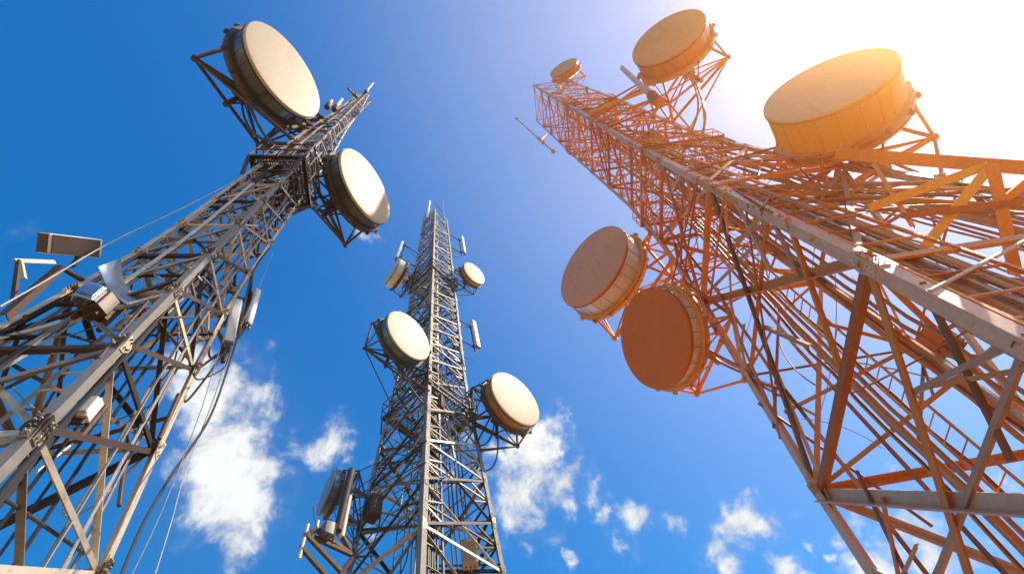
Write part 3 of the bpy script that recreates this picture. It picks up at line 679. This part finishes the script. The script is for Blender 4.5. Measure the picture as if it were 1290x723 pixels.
# long rails and fine stays in the lower part of the orange tower
for k, t, d_in in ((3, .2, .25), (3, .34, .7), (3, .82, .2), (0, .3, .5), (2, .5, .4), (3, .9, .5)):
    mb = MB(); hs = [4 + 1.2 * i for i in range(20)]
    for a, b in zip(hs, hs[1:]): mb.box(TR.face(k, t, TR.z(a), d_in), TR.face(k, t, TR.z(b), d_in), .06, .05, TR.nrm(k))
    mb.build('rail', M['flare_low'], tower_r)
lv_r = [3.2, 7.9, 13.9, 17.6, 20.8]
for h0, h1 in zip(lv_r, lv_r[1:]):
    for k in (3, 0):
        for n_ in (5,):
            for i in range(1, n_):
                u = i / n_; z0, z1 = TR.z(h0), TR.z(h1)
                foot = TR.face(k, 0 if i % 2 else 1, z0 + (z1 - z0) * u, .09); tip = TR.face(k, .5 + (.22 if i % 2 else -.22) * (-1 if k else 1), z0 + (z1 - z0) * (1 - u * .7), .1)
                mb = MB(); mb.angle(foot, tip, .07, .009, TR.nrm(k)); mb.build('stay', M['flare_low'], tower_r)
secondary(TM, tower_m, M['galv_mid'], 60, 13, 32, .04); secondary(TL, tower_l, M['galv'], 60, 6, 20, .018); secondary(TL, tower_l, M['rust'], 22, 4.8, 11, .026)

# ------------------------------------------------------------------ ground (below the frame; orange colour chosen to bounce warm light onto the undersides)
m, nt, b = mat('warm_bounce_earth'); tc = N(nt, 'ShaderNodeTexCoord')
no = N(nt, 'ShaderNodeTexNoise'); no.inputs['Scale'].default_value = .35; no.inputs['Detail'].default_value = 9; nt.links.new(tc.outputs['Object'], no.inputs['Vector'])
r = ramp(nt, [(.35, (.36, .19, .075)), (.65, (.47, .27, .12))]); nt.links.new(no.outputs[0], r.inputs[0]); nt.links.new(r.outputs[0], b.inputs['Base Color']); b.inputs['Roughness'].default_value = .95
mb = MB(); S = 3000.0; mb.add([(-S, -S, 0), (S, -S, 0), (S, S, 0), (-S, S, 0)], [(0, 1, 2, 3)]); g = mb.build('ground', m); g['kind'] = 'structure'; g['label'] = 'unseen ground under the towers, coloured orange to bounce warm light up'

# ------------------------------------------------------------------ sun and sky
EL, AZ = math.radians(50), math.radians(84)
SUN = V((math.cos(EL) * math.sin(AZ), math.cos(EL) * math.cos(AZ), math.sin(EL)))
sd = bpy.data.lights.new('sun', 'SUN'); sd.energy = 5.0; sd.angle = math.radians(.5); sd.color = (1, .88, .70)
so = bpy.data.objects.new('sun', sd); COL.objects.link(so); so.rotation_euler = SUN.to_track_quat('Z', 'Y').to_euler(); so.location = SUN * 100

wd = bpy.data.worlds.new('World'); sc.world = wd; wd.use_nodes = True; nt = wd.node_tree; L = nt.links; bg = nt.nodes['Background']
sky = N(nt, 'ShaderNodeTexSky', sky_type='NISHITA'); sky.sun_disc = False; sky.sun_elevation = EL; sky.sun_rotation = AZ
sky.air_density = 1.0; sky.dust_density = 0.45; sky.ozone_density = 2.5; sky.altitude = 0
hs = N(nt, 'ShaderNodeHueSaturation'); hs.inputs['Saturation'].default_value = 2.2; hs.inputs['Value'].default_value = 1.42; hs.inputs['Hue'].default_value = .503; L.new(sky.outputs[0], hs.inputs['Color'])
tc = N(nt, 'ShaderNodeTexCoord'); DIR = tc.outputs['Generated']
def mth(op, a, b=None, clamp=False):
    n = N(nt, 'ShaderNodeMath', operation=op, use_clamp=clamp)
    for i, v in enumerate((a, b)):
        if v is None: continue
        if hasattr(v, 'links'): L.new(v, n.inputs[i])
        else: n.inputs[i].default_value = v
    return n.outputs[0]
def smooth(v, a, b, o0=0., o1=1.):
    n = N(nt, 'ShaderNodeMapRange', interpolation_type='SMOOTHSTEP'); L.new(v, n.inputs[0])
    for i, x in enumerate((a, b, o0, o1)): n.inputs[i + 1].default_value = x
    return n.outputs[0]
BLOBS = [  # where clouds stand in the sky: sight line, half width, thickness
 (285, 555, 62, 1.0), (300, 640, 58, 1.0), (262, 500, 42, .9), (243, 450, 34, .7), (275, 690, 34, .9), (318, 600, 44, .9), (318, 445, 44, .35), (308, 400, 26, .3),
 (410, 553, 36, .85), (372, 560, 28, .75), (440, 575, 24, .6), (362, 605, 30, .5),
 (672, 580, 42, 1.0), (650, 612, 44, 1.0), (692, 600, 38, 1.0), (655, 660, 40, .85), (690, 558, 32, .9), (632, 590, 26, .8), (708, 692, 15, .7), (640, 640, 30, .8),
 (745, 618, 28, .75), (752, 660, 17, .7), (800, 675, 28, .6), (832, 665, 24, .65), (785, 566, 12, .55), (768, 690, 18, .5),
 (945, 655, 40, 1.0), (918, 690, 38, .95), (976, 665, 32, .95), (940, 632, 26, .9), (1000, 722, 30, .95), (1060, 650, 28, .8), (1038, 677, 15, .8),
 (1150, 660, 48, .9), (1165, 695, 34, .9), (1110, 640, 30, .7), (1250, 600, 40, .6), (1200, 692, 60, .7), (1105, 705, 42, .75), (1135, 600, 40, .4),
 (481, 306, 16, .6), (472, 297, 11, .5), (20, 300, 36, .12), (52, 300, 22, .1), (480, 655, 24, .6), (590, 545, 20, .3), (560, 600, 24, .4)]
# turbulence that frays the cloud outlines
def noise(scale, detail, rough=.6, dist=0.0, off=0.0):
    mp = N(nt, 'ShaderNodeMapping'); mp.inputs['Location'].default_value = (off, off * .7, -off); L.new(DIR, mp.inputs[0])
    n = N(nt, 'ShaderNodeTexNoise'); n.inputs['Scale'].default_value = scale; n.inputs['Detail'].default_value = detail; n.inputs['Roughness'].default_value = rough; n.inputs['Distortion'].default_value = dist
    L.new(mp.outputs[0], n.inputs['Vector']); return n
wn = noise(11, 8, .62, 0, 3.1); wv = N(nt, 'ShaderNodeVectorMath', operation='SUBTRACT'); L.new(wn.outputs['Color'], wv.inputs[0]); wv.inputs[1].default_value = (.5, .5, .5)
ws = N(nt, 'ShaderNodeVectorMath', operation='SCALE'); L.new(wv.outputs[0], ws.inputs[0]); ws.inputs[3].default_value = .17
wp = N(nt, 'ShaderNodeVectorMath', operation='ADD'); L.new(DIR, wp.inputs[0]); L.new(ws.outputs[0], wp.inputs[1])
acc = None
for px, py, rad, th in BLOBS:
    d = ray(px, py); k = rad / F_PX / d.length; d.normalize()
    dn_ = N(nt, 'ShaderNodeVectorMath', operation='DISTANCE'); L.new(wp.outputs[0], dn_.inputs[0]); dn_.inputs[1].default_value = d
    v = smooth(dn_.outputs['Value'], k * 1.65, k * .1, 0, th)
    acc = v if acc is None else mth('MAXIMUM', acc, v)
n1 = noise(12, 12, .60, .5, 7.7); n2 = noise(34, 9, .6, .4, 1.9)
den = mth('ADD', acc, mth('MULTIPLY', mth('SUBTRACT', n1.outputs[0], .5), 2.3))
den = mth('ADD', den, mth('MULTIPLY', mth('SUBTRACT', n2.outputs[0], .5), .6))
gate = smooth(acc, .02, .25)
cl = mth('MULTIPLY', mth('ADD', mth('MULTIPLY', smooth(den, .32, 1.05), .85), mth('MULTIPLY', smooth(den, .05, .9), .15)), gate)
lit = mth('MULTIPLY', smooth(den, .4, 1.5, .86, 1.05), smooth(n1.outputs[0], .3, .62, .86, 1.03))
cc_ = N(nt, 'ShaderNodeCombineColor'); 
for i, s_ in enumerate((5.9, 6.0, 6.15)): L.new(mth('MULTIPLY', lit, s_), cc_.inputs[i])
# the white aureole of a hazy bright sky around the sun
dt = N(nt, 'ShaderNodeVectorMath', operation='DOT_PRODUCT'); L.new(DIR, dt.inputs[0]); dt.inputs[1].default_value = SUN
ang = mth('ARCCOSINE', dt.outputs['Value'])
au = mth('POWER', smooth(ang, math.radians(68), math.radians(6), 0, 1), 1.4)
core = smooth(ang, math.radians(24), math.radians(3), 0, 1)
ac = N(nt, 'ShaderNodeCombineColor')
for i, s_ in enumerate(((3.0, .4), (2.2, .5), (.5, .7))): L.new(mth('ADD', mth('MULTIPLY', au, s_[0]), mth('MULTIPLY', core, s_[1])), ac.inputs[i])
col = mixc(nt, 1.0, hs.outputs[0], ac.outputs[0], 'ADD')
col = mixc(nt, cl, col, cc_.outputs[0])
L.new(col, bg.inputs['Color']); bg.inputs['Strength'].default_value = .15

# ------------------------------------------------------------------ haze: orange-tinted air added to mimic lens flare near the sun
FLARE_HAZE = 0.0033
if FLARE_HAZE:
    m = bpy.data.materials.new('flare_air'); m.use_nodes = True; t = m.node_tree; t.nodes.remove(t.nodes['Principled BSDF'])
    pv = N(t, 'ShaderNodeVolumePrincipled'); pv.inputs['Color'].default_value = (1, .63, .23, 1); pv.inputs['Density'].default_value = FLARE_HAZE; pv.inputs['Anisotropy'].default_value = .89
    t.links.new(pv.outputs[0], t.nodes['Material Output'].inputs['Volume'])
    mb = MB(); a, z0, z1 = 70., -1., 50.
    mb.add([(-a, -a, z0), (a, -a, z0), (a, a, z0), (-a, a, z0), (-a, -a, z1), (a, -a, z1), (a, a, z1), (-a, a, z1)], [(3, 2, 1, 0), (4, 5, 6, 7), (0, 1, 5, 4), (1, 2, 6, 5), (2, 3, 7, 6), (3, 0, 4, 7)])
    hz = mb.build('flare_haze', m); hz['kind'] = 'stuff'; hz['label'] = 'orange tinted air added around the towers for flare glow'

vs = sc.view_settings; vs.view_transform = 'Standard'; vs.look = 'None'; vs.exposure = 0.35; vs.gamma = 1; vs.use_curve_mapping = False
sc.cycles.use_denoising = True
sc.cycles.max_bounces = 6; sc.cycles.volume_bounces = 0
